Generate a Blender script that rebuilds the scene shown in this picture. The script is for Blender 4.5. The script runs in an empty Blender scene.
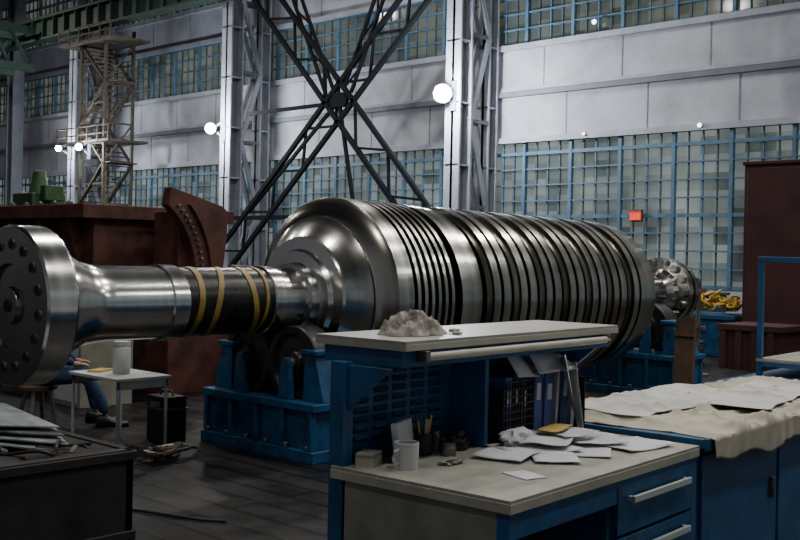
import bpy, bmesh, math, random
from mathutils import Vector, Matrix, Euler, noise
random.seed(7)
sc = bpy.context.scene
col = sc.collection
pi = math.pi

# ------------------------------------------------------------------ materials
def nt(name):
    m = bpy.data.materials.new(name); m.use_nodes = True
    t = m.node_tree; b = t.nodes['Principled BSDF']
    return m, t, b

def mat(name, c, rough=0.5, metal=0.0, var=0.18, scale=6.0, bump=0.0, emit=None, es=0.0, dirt=None, spec=0.5):
    m, t, b = nt(name)
    n = t.nodes; l = t.links
    tc = n.new('ShaderNodeTexCoord')
    nz = n.new('ShaderNodeTexNoise'); nz.inputs['Scale'].default_value = scale
    nz.inputs['Detail'].default_value = 6; nz.inputs['Roughness'].default_value = 0.65
    l.new(tc.outputs['Object'], nz.inputs['Vector'])
    cr = n.new('ShaderNodeValToRGB')
    lo = [max(0, x*(1-var*1.6)) for x in c]; hi = [min(1, x*(1+var)) for x in c]
    if dirt: lo = dirt
    cr.color_ramp.elements[0].position = 0.32; cr.color_ramp.elements[1].position = 0.62
    cr.color_ramp.elements[0].color = (*lo, 1); cr.color_ramp.elements[1].color = (*hi, 1)
    l.new(nz.outputs['Fac'], cr.inputs['Fac'])
    l.new(cr.outputs['Color'], b.inputs['Base Color'])
    mr = n.new('ShaderNodeMapRange'); mr.inputs['To Min'].default_value = max(0.03, rough*0.8); mr.inputs['To Max'].default_value = min(1, rough*1.25)
    l.new(nz.outputs['Fac'], mr.inputs['Value']); l.new(mr.outputs['Result'], b.inputs['Roughness'])
    b.inputs['Metallic'].default_value = metal
    b.inputs['Specular IOR Level'].default_value = spec
    if bump:
        bp = n.new('ShaderNodeBump'); bp.inputs['Strength'].default_value = bump; bp.inputs['Distance'].default_value = 0.02
        l.new(nz.outputs['Fac'], bp.inputs['Height']); l.new(bp.outputs['Normal'], b.inputs['Normal'])
    if emit:
        b.inputs['Emission Color'].default_value = (*emit, 1); b.inputs['Emission Strength'].default_value = es
    return m

M_blue   = mat('blue_paint', (0.016,0.09,0.22), 0.42, var=0.22, scale=5)
M_blued  = mat('blue_paint_worn', (0.009,0.08,0.19), 0.45, var=0.3, scale=9)
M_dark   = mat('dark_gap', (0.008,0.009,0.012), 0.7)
M_lam    = mat('grey_laminate', (0.36,0.35,0.30), 0.42, var=0.12, scale=7)
M_cream  = mat('cream_metal', (0.43,0.41,0.34), 0.45, var=0.1)
M_beige  = mat('beige_panel', (0.25,0.245,0.20), 0.5, var=0.15)
M_paper  = mat('paper', (0.60,0.60,0.62), 0.8, var=0.05, scale=20)
M_yell   = mat('yellow_paper', (0.55,0.36,0.10), 0.8, var=0.1)
M_cloth  = mat('cream_cloth', (0.47,0.43,0.34), 0.9, var=0.13, scale=5)
M_cloth2 = mat('white_cloth', (0.55,0.54,0.50), 0.9, var=0.10, scale=5)
M_rag    = mat('rag_fabric', (0.33,0.30,0.27), 0.95, var=0.5, scale=22, bump=0.25)
M_col    = mat('column_paint', (0.34,0.36,0.42), 0.6, var=0.12, scale=1.5)
M_coldk  = mat('column_paint_dark', (0.14,0.155,0.185), 0.6, var=0.12, scale=1.5)
M_truss  = mat('dark_bracing_steel', (0.006,0.007,0.010), 0.75, spec=0.15)
M_green  = mat('crane_green', (0.02,0.045,0.033), 0.6)
M_greenb = mat('machine_green', (0.04,0.10,0.035), 0.5)
M_rust   = mat('rusty_steel', (0.10,0.06,0.035), 0.75, var=0.4, scale=3)
M_tower  = mat('stair_tower_paint', (0.065,0.052,0.038), 0.7, var=0.35, scale=3)
M_red    = mat('red_primer', (0.085,0.028,0.020), 0.6, var=0.4, scale=3.5)
M_maroon = mat('maroon_paint', (0.055,0.018,0.018), 0.6, var=0.2, scale=1.5)
M_black  = mat('black_rubber', (0.012,0.012,0.014), 0.5)
M_wheel  = mat('roller_iron', (0.040,0.041,0.043), 0.35, metal=0.5, var=0.4)
M_wrap   = mat('shaft_wrap', (0.016,0.014,0.011), 0.28, metal=0.3, var=0.4, scale=14)
M_tape   = mat('yellow_tape', (0.27,0.18,0.035), 0.45, var=0.2, scale=14)
M_crate  = mat('dark_crate', (0.016,0.013,0.012), 0.7, var=0.4, scale=5)
M_steel  = mat('bare_steel', (0.40,0.40,0.38), 0.32, metal=1.0, var=0.25, scale=8)
M_plate  = mat('grey_sheet', (0.22,0.24,0.26), 0.5, var=0.3, scale=6)
M_dsteel = mat('dull_steel', (0.18,0.18,0.17), 0.45, metal=0.8, var=0.3, scale=8)
M_white  = mat('white_plastic', (0.50,0.52,0.51), 0.5, var=0.06)
M_yellow = mat('yellow_paint', (0.50,0.30,0.02), 0.5, var=0.3, scale=6)
M_bind   = mat('binder_blue', (0.05,0.10,0.27), 0.5)
M_jean   = mat('overall_cloth', (0.018,0.05,0.11), 0.9, var=0.3, scale=25)
M_skin   = mat('skin', (0.42,0.24,0.17), 0.55, var=0.08)
M_hair   = mat('hair', (0.02,0.014,0.01), 0.7)
M_shoe   = mat('shoe_leather', (0.01,0.01,0.01), 0.4)
M_lamp   = mat('lamp_glow', (0.9,0.95,1), 0.4, emit=(0.86,0.93,1.0), es=90)
M_dots  = mat('lamp_glow_small', (0.9,0.95,1), 0.4, emit=(0.9,0.95,1.0), es=5)
M_redl   = mat('red_signal_glow', (0.5,0.05,0.03), 0.4, emit=(1.0,0.07,0.05), es=0.9)
M_mull   = mat('window_frame_blue', (0.07,0.15,0.235), 0.55, var=0.15, scale=2)
M_mullt  = mat('window_bar_thin', (0.05,0.085,0.11), 0.55, var=0.15, scale=2)

def rotor_mat(name, lo, hi, rough, an=0.35):
    m, t, b = nt(name); n = t.nodes; l = t.links
    tc = n.new('ShaderNodeTexCoord')
    mp = n.new('ShaderNodeMapping'); mp.inputs['Scale'].default_value = (9, 0.3, 0.3)
    l.new(tc.outputs['Object'], mp.inputs['Vector'])
    nz = n.new('ShaderNodeTexNoise'); nz.inputs['Scale'].default_value = 1.6; nz.inputs['Detail'].default_value = 2
    l.new(mp.outputs['Vector'], nz.inputs['Vector'])
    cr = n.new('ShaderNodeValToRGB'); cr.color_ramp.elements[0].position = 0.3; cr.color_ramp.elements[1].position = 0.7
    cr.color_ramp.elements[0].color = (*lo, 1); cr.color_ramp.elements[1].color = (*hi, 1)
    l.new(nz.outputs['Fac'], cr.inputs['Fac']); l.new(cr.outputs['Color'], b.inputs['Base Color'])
    mr = n.new('ShaderNodeMapRange'); mr.inputs['To Min'].default_value = rough*0.8; mr.inputs['To Max'].default_value = rough*1.25
    l.new(nz.outputs['Fac'], mr.inputs['Value']); l.new(mr.outputs['Result'], b.inputs['Roughness'])
    b.inputs['Metallic'].default_value = 1.0
    b.inputs['Anisotropic'].default_value = an
    tg = n.new('ShaderNodeTangent'); tg.direction_type = 'RADIAL'; tg.axis = 'X'
    l.new(tg.outputs['Tangent'], b.inputs['Tangent'])
    return m
M_rot  = rotor_mat('turned_steel', (0.40,0.385,0.33), (0.72,0.70,0.63), 0.20)
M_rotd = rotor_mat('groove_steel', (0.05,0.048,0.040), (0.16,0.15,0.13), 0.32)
M_rots = rotor_mat('ground_shaft_steel', (0.60,0.59,0.55), (0.80,0.79,0.75), 0.17)
M_rotf = rotor_mat('flange_face_steel', (0.28,0.275,0.25), (0.40,0.39,0.36), 0.26)

def pane_mat(name, c1, c2, strength):
    m, t, b = nt(name); n = t.nodes; l = t.links
    tc = n.new('ShaderNodeTexCoord')
    sn = n.new('ShaderNodeVectorMath'); sn.operation = 'SNAP'; sn.inputs[1].default_value = (0.45,0.45,0.52)
    l.new(tc.outputs['Object'], sn.inputs[0])
    wn = n.new('ShaderNodeTexWhiteNoise'); l.new(sn.outputs[0], wn.inputs['Vector'])
    nz = n.new('ShaderNodeTexNoise'); nz.inputs['Scale'].default_value = 0.35; nz.inputs['Detail'].default_value = 8
    l.new(tc.outputs['Object'], nz.inputs['Vector'])
    mx = n.new('ShaderNodeMath'); mx.operation = 'MULTIPLY_ADD'; mx.inputs[1].default_value = 0.30
    l.new(wn.outputs['Value'], mx.inputs[0]); l.new(nz.outputs['Fac'], mx.inputs[2])
    cr = n.new('ShaderNodeValToRGB'); cr.color_ramp.elements[0].position = 0.42; cr.color_ramp.elements[1].position = 0.92
    cr.color_ramp.elements[0].color = (*c1, 1); cr.color_ramp.elements[1].color = (*c2, 1)
    l.new(mx.outputs[0], cr.inputs['Fac'])
    l.new(cr.outputs['Color'], b.inputs['Emission Color']); b.inputs['Emission Strength'].default_value = strength  # emission stands in for daylight coming through the frosted glass
    b.inputs['Base Color'].default_value = (0.04,0.05,0.05,1); b.inputs['Roughness'].default_value = 0.10
    return m
M_pane  = pane_mat('frosted_pane', (0.04,0.052,0.050), (0.46,0.53,0.51), 0.56)
M_paneu = pane_mat('frosted_pane_upper', (0.035,0.042,0.033), (0.26,0.27,0.22), 0.47)

def floor_mat():
    m, t, b = nt('slotted_floor_plates'); n = t.nodes; l = t.links
    tc = n.new('ShaderNodeTexCoord')
    br = n.new('ShaderNodeTexBrick'); br.inputs['Scale'].default_value = 1.0
    br.inputs['Brick Width'].default_value = 2.6; br.inputs['Row Height'].default_value = 0.24
    br.inputs['Mortar Size'].default_value = 0.022; br.inputs['Mortar Smooth'].default_value = 0.15
    br.inputs['Color1'].default_value = (0.010,0.0095,0.010,1); br.inputs['Color2'].default_value = (0.018,0.017,0.0175,1)
    br.inputs['Mortar'].default_value = (0.0015,0.0015,0.0015,1)
    mp = n.new('ShaderNodeMapping'); mp.inputs['Rotation'].default_value = (0,0,pi/2)
    l.new(tc.outputs['Object'], mp.inputs['Vector']); l.new(mp.outputs['Vector'], br.inputs['Vector'])
    nz = n.new('ShaderNodeTexNoise'); nz.inputs['Scale'].default_value = 2.2; nz.inputs['Detail'].default_value = 9; nz.inputs['Roughness'].default_value = 0.7
    l.new(tc.outputs['Object'], nz.inputs['Vector'])
    mx = n.new('ShaderNodeMix'); mx.data_type = 'RGBA'; mx.blend_type = 'MULTIPLY'; mx.inputs['Factor'].default_value = 0.6
    cr = n.new('ShaderNodeValToRGB'); cr.color_ramp.elements[0].position = 0.35; cr.color_ramp.elements[1].position = 0.65
    cr.color_ramp.elements[0].color = (0.3,0.29,0.28,1); cr.color_ramp.elements[1].color = (1.4,1.36,1.3,1)
    l.new(nz.outputs['Fac'], cr.inputs['Fac'])
    l.new(br.outputs['Color'], mx.inputs['A']); l.new(cr.outputs['Color'], mx.inputs['B'])
    l.new(mx.outputs['Result'], b.inputs['Base Color'])
    mr = n.new('ShaderNodeMapRange'); mr.inputs['From Min'].default_value = 0.35; mr.inputs['From Max'].default_value = 0.65; mr.inputs['To Min'].default_value = 0.32; mr.inputs['To Max'].default_value = 0.62
    l.new(nz.outputs['Fac'], mr.inputs['Value']); l.new(mr.outputs['Result'], b.inputs['Roughness'])
    b.inputs['Specular IOR Level'].default_value = 0.28
    bp = n.new('ShaderNodeBump'); bp.inputs['Strength'].default_value = 1.0; bp.inputs['Distance'].default_value = 0.02; bp.invert = True
    l.new(br.outputs['Fac'], bp.inputs['Height'])
    bp2 = n.new('ShaderNodeBump'); bp2.inputs['Strength'].default_value = 0.25; bp2.inputs['Distance'].default_value = 0.01
    l.new(nz.outputs['Fac'], bp2.inputs['Height']); l.new(bp.outputs['Normal'], bp2.inputs['Normal']); l.new(bp2.outputs['Normal'], b.inputs['Normal'])
    return m
M_floor = floor_mat()
M_wall = mat('wall_panels', (0.40,0.41,0.47), 0.75, var=0.14, scale=0.7)
M_seam = mat('panel_seam', (0.20,0.21,0.25), 0.8)
M_roof = mat('dark_roof', (0.05,0.055,0.06), 0.8)

# ------------------------------------------------------------------ mesh builder
class MB:
    def __init__(s): s.bm = bmesh.new(); s.mats = []
    def mi(s, m):
        if m not in s.mats: s.mats.append(m)
        return s.mats.index(m)
    def face(s, vs, m):
        try:
            f = s.bm.faces.new(vs); f.material_index = s.mi(m); return f
        except ValueError: return None
    def box(s, x0,x1,y0,y1,z0,z1, m, mx=None):
        c = [(x,y,z) for z in (z0,z1) for (x,y) in ((x0,y0),(x1,y0),(x1,y1),(x0,y1))]
        v = [s.bm.verts.new((mx @ Vector(p)) if mx else p) for p in c]
        for q in ((3,2,1,0),(4,5,6,7),(0,1,5,4),(1,2,6,5),(2,3,7,6),(3,0,4,7)):
            s.face([v[i] for i in q], m)
    def beam(s, a, b, w, h, m, up=(0,0,1)):
        a = Vector(a); b = Vector(b); d = b-a; L = d.length; d.normalize()
        u = Vector(up)
        if abs(d.dot(u)) > 0.98: u = Vector((1,0,0))
        side = d.cross(u).normalized(); u = side.cross(d).normalized()
        M = Matrix((( d.x,side.x,u.x,a.x),(d.y,side.y,u.y,a.y),(d.z,side.z,u.z,a.z),(0,0,0,1)))
        s.box(0,L,-w/2,w/2,-h/2,h/2,m,M)
    def lathe(s, prof, m, origin=(0,0,0), axis=(1,0,0), seg=96, a0=0, a1=2*pi, ref=(0,0,1), mats=None):
        o = Vector(origin); ax = Vector(axis).normalized()
        r0 = Vector(ref); 
        if abs(r0.dot(ax)) > 0.95: r0 = Vector((1,0,0))
        e1 = (r0 - ax*r0.dot(ax)).normalized(); e2 = ax.cross(e1)
        full = abs(a1-a0) > 2*pi-1e-4
        N = seg if full else seg+1
        rings = []
        for (t,r) in prof:
            if r < 1e-6: rings.append([s.bm.verts.new(o+ax*t)]*N); continue
            rings.append([s.bm.verts.new(o+ax*t+(e1*math.cos(a0+(a1-a0)*i/seg)+e2*math.sin(a0+(a1-a0)*i/seg))*r) for i in range(N)])
        for k in range(len(prof)-1):
            A = rings[k]; B = rings[k+1]; mm = mats[k] if mats else m
            for i in range(seg):
                j = (i+1) % N
                vs = []
                for v in (A[i],A[j],B[j],B[i]):
                    if v not in vs: vs.append(v)
                if len(vs) >= 3: s.face(vs, mm)
    def cyl(s, a, b, r, m, seg=20, r2=None):
        a = Vector(a); b = Vector(b); L = (b-a).length
        r2 = r if r2 is None else r2
        s.lathe([(0,0),(0,r),(L,r2),(L,0)], m, a, (b-a), seg)
    def tube(s, pts, r, m, seg=10):
        pts = [Vector(p) for p in pts]; rings = []
        for i,p in enumerate(pts):
            d = (pts[min(i+1,len(pts)-1)]-pts[max(i-1,0)]).normalized()
            u = Vector((0,0,1)) if abs(d.z) < 0.9 else Vector((1,0,0))
            e1 = d.cross(u).normalized(); e2 = d.cross(e1)
            rings.append([s.bm.verts.new(p+(e1*math.cos(2*pi*k/seg)+e2*math.sin(2*pi*k/seg))*r) for k in range(seg)])
        for i in range(len(pts)-1):
            for k in range(seg):
                s.face([rings[i][k],rings[i][(k+1)%seg],rings[i+1][(k+1)%seg],rings[i+1][k]], m)
        s.face(rings[0][::-1], m); s.face(rings[-1], m)
    def prism(s, pts, d, m):
        d = Vector(d)
        a = [s.bm.verts.new(Vector(p)) for p in pts]; b = [s.bm.verts.new(Vector(p)+d) for p in pts]
        s.face(a[::-1], m); s.face(b, m)
        n = len(pts)
        for i in range(n): s.face([a[i],a[(i+1)%n],b[(i+1)%n],b[i]], m)
    def sheet(s, fn, nu, nv, m, thick=0.0):
        g = [[s.bm.verts.new(fn(i/nu,j/nv)) for j in range(nv+1)] for i in range(nu+1)]
        for i in range(nu):
            for j in range(nv):
                s.face([g[i][j],g[i+1][j],g[i+1][j+1],g[i][j+1]], m)
    def blob(s, c, rad, m, sub=3, amp=0.25, freq=6, flat=None, seed=0):
        r = bmesh.ops.create_icosphere(s.bm, subdivisions=sub, radius=1.0)
        c = Vector(c); idx = s.mi(m)
        for v in r['verts']:
            p = v.co.copy(); n = noise.noise(p*freq*0.4+Vector((seed,seed*2,0))) + 0.5*noise.noise(p*freq+Vector((seed,3,1)))
            k = 1+amp*n
            q = Vector((p.x*rad[0],p.y*rad[1],p.z*rad[2]))*k + c
            if flat is not None and q.z < flat: q.z = flat
            v.co = q
        for f in {f for v in r['verts'] for f in v.link_faces}: f.material_index = idx
    def done(s, name, loc=(0,0,0), rot=(0,0,0), bevel=0.0, smooth=30, solid=0.0, parent=None, fixn=True):
        me = bpy.data.meshes.new(name)
        if fixn: bmesh.ops.recalc_face_normals(s.bm, faces=s.bm.faces[:])
        s.bm.to_mesh(me); s.bm.free()
        for m in s.mats: me.materials.append(m)
        if smooth:
            me.shade_smooth(); me.set_sharp_from_angle(angle=math.radians(smooth))
        o = bpy.data.objects.new(name, me); col.objects.link(o)
        o.location = loc; o.rotation_euler = rot
        if parent: o.parent = parent
        if bevel:
            b = o.modifiers.new('bevel','BEVEL'); b.width = bevel; b.segments = 2; b.limit_method = 'ANGLE'; b.angle_limit = math.radians(40)
        if solid:
            b = o.modifiers.new('solid','SOLIDIFY'); b.thickness = solid
        return o

# ------------------------------------------------------------------ room shell
m = MB(); m.box(-12,28.3,-10,62,-0.2,0,M_floor); m.done('floor', smooth=0)

WX = 28.0
def glazed_wall(name_wall, X, y0, y1):
    w = MB()
    bands = [(0,0.85),(5.46,8.54),(10.8,12.3),(15.0,17.0)]
    for z0,z1 in bands: w.box(X,X+0.3,y0,y1,z0,z1,M_wall)
    for z in (5.46,8.54,10.8,12.3): w.box(X-0.16,X,y0,y1,z-0.09,z+0.09,M_col)
    w.box(X-0.20,X,y0,y1,6.90,7.06,M_coldk)
    w.box(X-0.10,X,y0,y1,7.09,7.2,M_col)
    y = y0
    while y < y1:
        w.box(X-0.012,X,y-0.02,y+0.02,5.55,6.9,M_seam); w.box(X-0.012,X,y+0.9-0.02,y+0.9+0.02,7.2,8.45,M_seam)
        w.box(X-0.012,X,y-0.02,y+0.02,10.9,12.2,M_seam)
        y += 2.9
    w.done(name_wall, smooth=0)
    k = 1
    for (z0,z1,pm) in ((0.85,5.37,M_pane),(8.63,10.71,M_paneu),(12.39,15.0,M_paneu)):
        g = MB()
        g.box(X+0.1,X+0.12,y0,y1,z0,z1,pm)
        y = y0; i = 0
        while y < y1:
            if i % 4 == 0: g.box(X-0.04,X+0.1,y-0.055,y+0.055,z0,z1,M_mull)
            else: g.box(X+0.04,X+0.1,y-0.02,y+0.02,z0,z1,M_mullt if i%2 else M_mull)
            y += 0.45; i += 1
        z = z0; i = 0
        while z < z1+0.01:
            h = 0.055 if i % 4 == 0 else 0.022
            g.box(X-0.02,X+0.1,y0,y1,z-h,z+h,M_mull)
            z += 0.52; i += 1
        g.done('window_%d' % k, smooth=0); k += 1
glazed_wall('wall_east',WX,-10,62)
m = MB(); m.box(-12,28.3,62,62.3,0,17,M_wall); m.done('wall_north', smooth=0)
m = MB()
for z0,z1 in ((0,0.85),(5.46,8.54),(10.8,17)): m.box(-12,28.3,-10.3,-10,z0,z1,M_wall)
m.done('wall_south', smooth=0)
for k,(z0,z1) in ((4,(0.85,5.46)),(5,(8.54,10.8))):  # unseen glowing window bands, added to give the rotor something to reflect
    m = MB(); m.box(-12,28.3,-10.2,-10.15,z0,z1,M_pane)
    for i in range(90): m.box(-12+i*0.45-0.02,-12+i*0.45+0.02,-10.15,-10.05,z0,z1,M_mull)
    for i in range(int((z1-z0)/0.52)+1): m.box(-12,28.3,-10.15,-10.05,z0+i*0.52,z0+0.05+i*0.52,M_mull)
    m.done('window_%d'%k, smooth=0)
m = MB(); m.box(-12.3,-12,-10,62,0,17,M_wall); m.done('wall_west', smooth=0)
m = MB(); m.box(-12,28.3,-10,62,17,17.2,M_roof); m.done('ceiling', smooth=0)

# ------------------------------------------------------------------ columns
def column(y):
    c = MB()
    for (x,ww,mm) in ((26.0,0.62,M_col),(27.5,0.50,M_col)):
        c.box(x-ww/2,x-ww/2+0.07,y-ww/2,y+ww/2,0,16.9,mm)
        c.box(x+ww/2-0.07,x+ww/2,y-ww/2,y+ww/2,0,16.9,mm)
        c.box(x-ww/2,x+ww/2,y-0.05,y+0.05,0,16.9,M_coldk)
        for zz in range(0,17,2): c.box(x-ww/2,x+ww/2,y-ww/2+0.03,y+ww/2-0.03,zz+0.5,zz+0.56,mm)
    z = 0.4; f = 0
    while z < 14.5:
        a,b = (26.3,27.25) if f == 0 else (27.25,26.3)
        for dy in (-0.22,0.22):
            c.beam((a,y+dy,z),(b,y+dy,z+2.8),0.09,0.20,M_col)
            c.beam((26.3,y+dy,z),(27.25,y+dy,z),0.07,0.12,M_coldk)
        z += 2.8; f = 1-f
    c.box(25.5,27.8,y-0.5,y+0.5,0,0.3,M_coldk)
    c.done('steel_column', smooth=0)
for y in (10.0,21.8,33.6,45.4,57.2): column(y)
c = MB(); c.box(25.7,26.3,51.3,51.4,0,16.9,M_coldk); c.box(25.7,26.3,51.9,52.0,0,16.9,M_coldk); c.box(25.95,26.05,51.4,51.9,0,16.9,M_coldk)
c.box(25.5,26.5,51.1,52.2,0,0.25,M_coldk); c.done('wind_post', smooth=0)

def lattice(mb, a, b, w, n, t=0.13, m=M_truss):
    a = Vector(a); b = Vector(b); d = (b-a).normalized()
    s = Vector((1,0,0)).cross(d).normalized()*(w/2)
    mb.beam(a+s,b+s,t,t,m); mb.beam(a-s,b-s,t,t,m)
    for i in range(n):
        p = a+(b-a)*(i/n); q = a+(b-a)*((i+1)/n); k = 1 if i%2 else -1
        mb.beam(p+s*k,q-s*k,t*0.55,t*0.55,m)
m = MB(); bx = 25.45
lattice(m,(bx,32.9,13.3),(bx,22.3,2.2),1.0,13,0.15)
lattice(m,(bx,22.3,10.95),(bx,33.2,1.25),1.0,13,0.15)
lattice(m,(bx,29.4,11.4),(bx,27.3,7.3),0.40,5,0.10)
lattice(m,(bx,24.4,11.4),(bx,26.4,7.3),0.40,5,0.10)
m.beam((bx,31.8,6.9),(bx,26.8,6.9),0.10,0.13,M_truss)
m.beam((bx,26.8,7.0),(bx,31.6,3.2),0.10,0.12,M_truss)
m.beam((bx,26.8,6.9),(bx,25.8,2.5),0.10,0.12,M_truss)
m.beam((bx,32.8,2.9),(bx,23.0,2.9),0.12,0.16,M_truss)
m.prism([(bx-0.1,26.5,6.75),(bx-0.1,27.1,6.75),(bx-0.1,27.2,7.0),(bx-0.1,27.0,7.25),(bx-0.1,26.6,7.25),(bx-0.1,26.4,7.0)],(0.2,0,0),M_truss)
m.done('cross_bracing', smooth=0)

m = MB()
m.box(24.9,25.5,33,61.5,11.55,11.65,M_green); m.box(24.9,25.5,33,61.5,12.55,12.65,M_green); m.box(25.15,25.25,33,61.5,11.65,12.55,M_green)
for i in range(29): m.box(24.95,25.45,33+i,33.06+i,11.65,12.55,M_green)
m.box(25.5,25.68,33.2,34,11.5,11.7,M_green); m.box(25.5,25.68,45,45.8,11.5,11.7,M_green)
m.box(25.17,25.23,33,61.5,12.65,12.8,M_rust)
m.done('crane_runway_girder', smooth=0)
m = MB()
for z in (10.2,12.0):
    m.beam((21.5,49.5,z),(24.8,49.5,z),0.3,0.35,M_green); m.beam((21.5,47.5,z),(24.8,47.5,z),0.3,0.35,M_green)
for i in range(3):
    m.beam((21.6+i,49.5,10.2),(22.6+i,49.5,12.0),0.14,0.14,M_green); m.beam((21.6+i,47.5,12.0),(22.6+i,47.5,10.2),0.14,0.14,M_green)
m.beam((22.2,47.5,10.2),(22.2,49.5,10.2),0.2,0.2,M_green)
m.beam((24.7,47.5,12.0),(24.7,49.5,12.0),0.2,0.2,M_green)
m.beam((22.2,47.5,12.0),(22.2,49.5,12.0),0.2,0.2,M_green)
m.done('crane_end_truss', smooth=0)

# stair tower
m = MB()
X0,X1,Y0,Y1 = 24.9,26.3,41.2,43.2
for x in (X0,X1):
    for y in (Y0,Y1): m.box(x-0.06,x+0.06,y-0.06,y+0.06,0,11.4,M_tower)
z = 0.0; k = 0
while z < 9.5:
    for x in (X0,X1):
        m.beam((x,Y0,z+0.9),(x,Y1,z+0.9),0.06,0.08,M_tower)
        m.beam((x,Y0 if k else Y1,z),(x,Y1 if k else Y0,z+1.8),0.16,0.08,M_tower)
    for y in (Y0,Y1):
        m.beam((X0,y,z+1.8),(X1,y,z+1.8),0.06,0.08,M_tower)
        m.beam((X0,y,z),(X1,y,z+1.8),0.05,0.06,M_tower)
    for i in range(8):
        yy = (Y0+(Y1-Y0)*(i+.5)/8) if k else (Y1-(Y1-Y0)*(i+.5)/8)
        m.box(X0,X1,yy-0.12,yy+0.12,z+1.8*(i+.5)/8,z+1.8*(i+.5)/8+0.03,M_tower)
    m.box(X0,X1,Y1-0.1 if k else Y0-0.5,Y1+0.5 if k else Y0+0.1,z+1.8,z+1.85,M_tower)
    z += 1.8; k = 1-k
for zz in (6.3,10.8):
    m.box(X0-0.4,X1+0.2,Y0-1.0,Y1+1.4,zz,zz+0.1,M_tower)
    for hz in (0.35,0.7): m.beam((X0-0.4,Y0-1.0,zz+hz),(X0-0.4,Y1+1.4,zz+hz),0.05,0.05,M_tower)
    for i in range(6): m.box(X0-0.43,X0-0.37,Y0-1+i*0.86,Y0-0.94+i*0.86,zz,zz+0.7,M_tower)
m.done('stair_tower', smooth=0)

# flood lamps on brackets fixed to the columns
def lamp(x,y,z,r,power,tx,ty):
    l = MB()
    l.lathe([(0,0.02),(0,r*1.12),(-0.10,r*1.18),(-0.34,r*0.6),(-0.40,0)], M_coldk, (x,y,z), (-0.73,-0.68,-0.12), 24)
    l.lathe([(0.005,r*1.0),(0.03,r*0.9),(0.05,r*0.5),(0.055,0)], M_lamp, (x,y,z), (-0.73,-0.68,-0.12), 24)
    l.beam((x+0.22,y+0.2,z+0.04),(tx,ty,z+0.3),0.09,0.09,M_coldk)
    l.beam((x+0.22,y+0.2,z+0.04),(tx,ty,z-0.35),0.07,0.07,M_coldk)
    l.box(tx-0.06,tx+0.005,ty-0.12,ty+0.12,z-0.5,z+0.45,M_coldk)
    o = l.done('flood_lamp')
    li = bpy.data.lights.new('flood','POINT'); li.energy = power; li.color = (0.9,0.95,1.0); li.shadow_soft_size = 0.2
    lo = bpy.data.objects.new('flood_light', li); col.objects.link(lo)
    lo.location = (x-0.42,y-0.40,z); lo.parent = o
lamp(25.2,21.8,6.75,0.27,1600,25.68,21.75)
lamp(25.2,33.9,6.45,0.20,1100,25.68,33.65)
lamp(24.3,42.3,6.1,0.15,500,24.84,42.3)
lamp(25.2,45.7,6.3,0.14,400,25.68,45.4)
for (y,z,r,mm,nm) in ((17.9,8.95,0.06,M_dots,'bulkhead_lamp'),(16.3,10.2,0.04,M_dots,'bulkhead_lamp'),(14.3,5.5,0.05,M_dots,'bulkhead_lamp'),(18.2,5.5,0.035,M_dots,'bulkhead_lamp'),(11.3,5.5,0.04,M_dots,'bulkhead_lamp')):  # small emissive discs set along the window wall as bright dots
    xw = WX-0.17
    l = MB(); l.lathe([(0,0),(0,r*1.3),(0.04,r*1.3),(0.05,r),(0.10,r*0.8),(0.12,0)], mm, (xw,y,z), (-1,0,0), 16)
    l.lathe([(0.0,0),(0.0,r*1.5),(0.03,r*1.5),(0.03,r*1.3)], M_dsteel, (xw,y,z), (-1,0,0), 16)
    l.done(nm)
l = MB(); l.box(27.86,27.93,16.2,16.55,2.80,3.06,M_redl); l.box(27.92,27.955,16.14,16.61,2.74,3.12,M_dsteel); l.box(27.80,27.95,16.14,16.61,3.07,3.10,M_dsteel); l.done('red_signal_light')

# ------------------------------------------------------------------ ROTOR (axis along X)
CY, CZ = 6.6, 1.212
P = []; MS = []
def add(x, r, mm=M_rot):
    P.append((x,r)); MS.append(mm)
q = 3.30
add(q,0.0,M_rotf); add(q,0.12,M_rotf); add(q+.03,0.13,M_rotf); add(q+.03,0.27,M_rotf); add(q,0.28,M_rotf); add(q,0.52,M_rots)
add(q+.015,0.535,M_rots); add(q+.20,0.535,M_rots); add(q+.22,0.52,M_rots); add(q+.22,0.43,M_rots); add(q+.25,0.39,M_rots); add(q+.36,0.365,M_rots); add(q+.48,0.30,M_rots); add(q+.57,0.28,M_rots)
add(q+.66,0.268,M_rots); add(4.42,0.268,M_rots); add(4.43,0.282,M_rots); add(4.56,0.282,M_rots); add(4.57,0.262,M_wrap)
add(5.38,0.262,M_rots); add(5.39,0.275,M_rots); add(5.50,0.275,M_rots); add(5.51,0.262,M_rots); add(5.72,0.262,M_rots); add(5.73,0.30,M_rots)
add(5.80,0.31,M_rots); add(5.81,0.40,M_rots); add(5.85,0.42,M_rots); add(5.86,0.52,M_rots); add(5.89,0.535,M_rots); add(6.03,0.70,M_rotd); add(6.045,0.69,M_rots); add(6.05,0.715,M_rot); add(6.13,0.845,M_rot); add(6.155,0.870,M_rot)  # lit look of the front face put into the colour by brighter steel
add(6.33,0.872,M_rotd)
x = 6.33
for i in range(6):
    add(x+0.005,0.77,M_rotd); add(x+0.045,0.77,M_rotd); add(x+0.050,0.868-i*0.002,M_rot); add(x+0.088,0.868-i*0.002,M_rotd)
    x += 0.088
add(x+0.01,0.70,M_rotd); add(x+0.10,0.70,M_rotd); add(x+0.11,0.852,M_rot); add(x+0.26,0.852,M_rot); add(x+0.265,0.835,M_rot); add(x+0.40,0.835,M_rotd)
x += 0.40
NS = 7; sp = (10.12-x)/NS
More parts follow.
